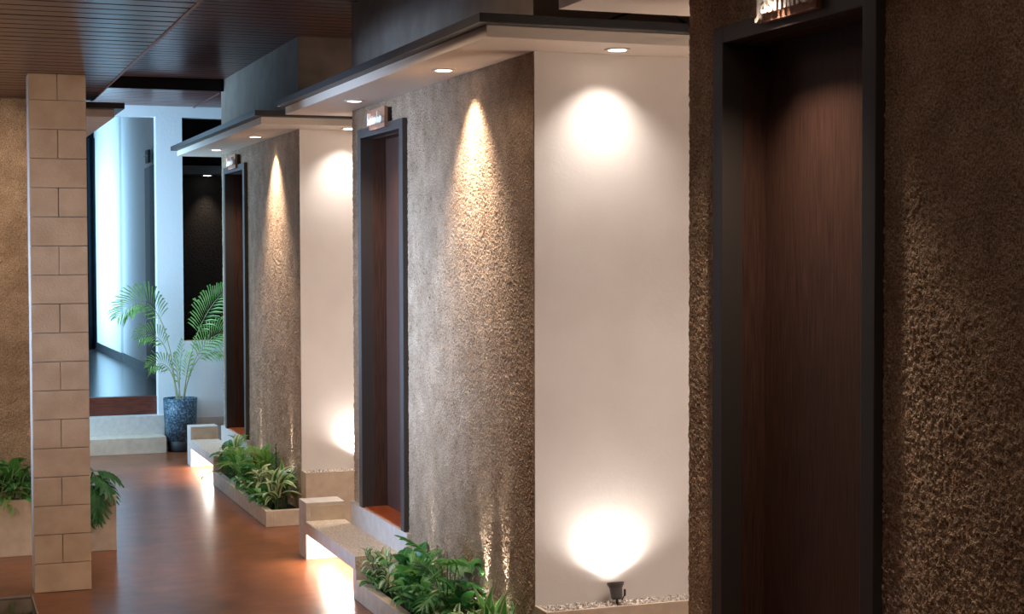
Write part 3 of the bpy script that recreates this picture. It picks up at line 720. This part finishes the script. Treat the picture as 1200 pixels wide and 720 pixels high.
# left planter
for i, (x, y, kd, n, lb, spd, sc, hh, nm) in enumerate([
 (.36, 10.30, 'pothos', 60, 'glossy green pothos at the left frame edge above the tan planter', (-20, 70), (.9, 1.3), .24, 'pothos_plant'),
 (.47, 10.27, 'pothos', 60, 'glossy green pothos between the frame edge and the pillar', (-25, 70), (.9, 1.3), .23, 'pothos_plant'),
 (.60, 10.26, 'pothos', 26, 'green pothos tucked behind the pillar', (-15, 70), (1.0, 1.4), .14, 'pothos_plant'),
 (.42, 10.22, 'fern', 22, 'dark fern hanging over the tan planter left of the pillar', (-45, 10), (.6, .85), .03, 'fern')]):
    plant(nm, (x, y, .31), kd, n, lb, spd, sc, hh, 'plants in the left planter', seed=300+i)
t = thing('split_leaf_philodendron', (.93, 10.27, .31), 'dark split-leaf philodendron peeking out right of the pillar', 'plant', 'plants in the left planter')
for (dx, dy, dz, ex, ey, az, s) in [(.04, -.03, .16, -.75, .1, -2.2, 1.0), (.02, -.06, .10, -1.0, 0, -2.9, 1.1), (.06, -.02, .18, -.45, .3, -1.5, .85), (-.02, -.07, .04, -1.15, .0, 2.9, 1.0), (.05, -.05, .02, -1.1, -.1, -2.6, .8), (.0, 0, .2, -.2, 0, .4, .7)]:
    o = link_mesh('leaf', LEAF['bigsplit'][0], None, t, (dx, dy, dz)); o.rotation_euler = (ex, ey, az); o.scale = (s*.85,)*3
bm = bmesh.new(); tube(bm, [(0, 0, -.02), (.01, -.01, .1), (.03, -.03, .18)], .006, 6); obj('stem', bm, stalk_m, t)

# ------------------------------------------------------------------ potted palm
PC = (2.215, 15.055)
pot = thing('plant_pot', (PC[0], PC[1], 0), 'tall speckled blue-black pot standing beside the pale steps', 'pot')
bm = bmesh.new(); lathe(bm, [(.125, .10), (.150, .30), (.158, .50), (.146, .50), (.144, .455), (.01, .455)], 40); obj('body', bm, pot_m, pot, smooth=True)
bm = bmesh.new(); lathe(bm, [(.112, 0), (.116, .02), (.126, .11)], 40); obj('foot', bm, potblack_m, pot, smooth=True)
bm = bmesh.new(); lathe(bm, [(.01, .455), (.143, .455), (.143, .470), (.01, .475)], 32); obj('soil', bm, soil_m, pot)
palm = thing('areca_palm', (PC[0], PC[1], .465), 'young areca palm with arching feathery fronds in the blue pot', 'palm')
def palm_frond(base, ctl, tip, W, leaflets, bare, seed, roll=80):
    """frond along a bent rachis (local coordinates); leaflets hang from its outer part"""
    rnd = random.Random(seed); b, c, tp = Vector(base), Vector(ctl), Vector(tip)
    def mid(t): return b*(1-t)**2 + c*2*t*(1-t) + tp*t*t
    bm = bmesh.new(); N = 14
    tube(bm, [mid(i/N) for i in range(N+1)], [.006*(1-.8*i/N) for i in range(N+1)], 6)
    st = obj('stem', bm, stem_m, palm)
    bm = bmesh.new()
    for s in (-1, 1):
        for i in range(leaflets):
            u = (i+.5)/leaflets; t = bare+(1-bare)*u; ll = W*(math.sin(PI*(u*.72+.2)))*rnd.uniform(.85, 1.1)
            tg = (mid(min(1, t+.03))-mid(t-.03)).normalized(); side = tg.cross(Vector((0, 0, 1)))
            if side.length < .1: side = Vector((1, 0, 0))
            side.normalize(); upv = side.cross(tg); cr, sr = math.cos(math.radians(roll)), math.sin(math.radians(roll)); side, upv = side*cr+upv*sr, upv*cr-side*sr
            a = math.radians(62-34*u)
            d = (tg*math.cos(a)+side*s*math.sin(a)+upv*.10).normalized()
            if (side*s).z < -.1: ll *= .78; d = (d+Vector((0, -.75 if i % 2 else .55, .05))).normalized()
            p0 = mid(t); p1 = p0+d*ll*.45; p2 = p0+d*ll*.8+Vector((0, 0, -.10*ll)); p3 = p0+d*ll+Vector((0, 0, -.32*ll))
            w = (tg-d*tg.dot(d)).normalized()*.0058
            v = [bm.verts.new(p) for p in (p0, p1-w, p2-w*.8, p3, p2+w*.8, p1+w)]
            bm.faces.new(v)
    obj('frond', bm, leaf_palm, st)
for i, (bs, ct, tp, W, n, br) in enumerate([
  ((-.03, 0, 0), (-.14, -.05, 1.30), (-.58, -.12, .80), .30, 28, .42),   # tall left arching frond
  ((.03, 0, 0), (.10, -.05, .80), (.44, -.12, 1.06), .27, 26, .48),      # tall right frond
  ((-.03, .02, 0), (-.10, .0, .78), (-.38, -.08, .60), .22, 18, .48),    # middle left
  ((.03, -.02, 0), (.12, -.08, .66), (.48, -.14, .66), .27, 24, .42),    # middle right
  ((-.02, -.02, 0), (-.08, -.06, .48), (-.30, -.14, .34), .20, 15, .42), # low left
  ((.03, .02, 0), (.14, .0, .62), (.48, .02, .44), .24, 20, .45),        # low right
  ((0, -.03, 0), (-.04, -.08, .3), (-.07, -.13, .46), .14, 14, .30),     # short centre
  ((.02, -.03, 0), (.05, -.08, .3), (.09, -.12, .48), .12, 12, .40),
  ((-.01, .02, 0), (0, .03, .3), (.03, .05, .58), .12, 10, .45)]):
    palm_frond(bs, ct, tp, W, n, br, 40+i)
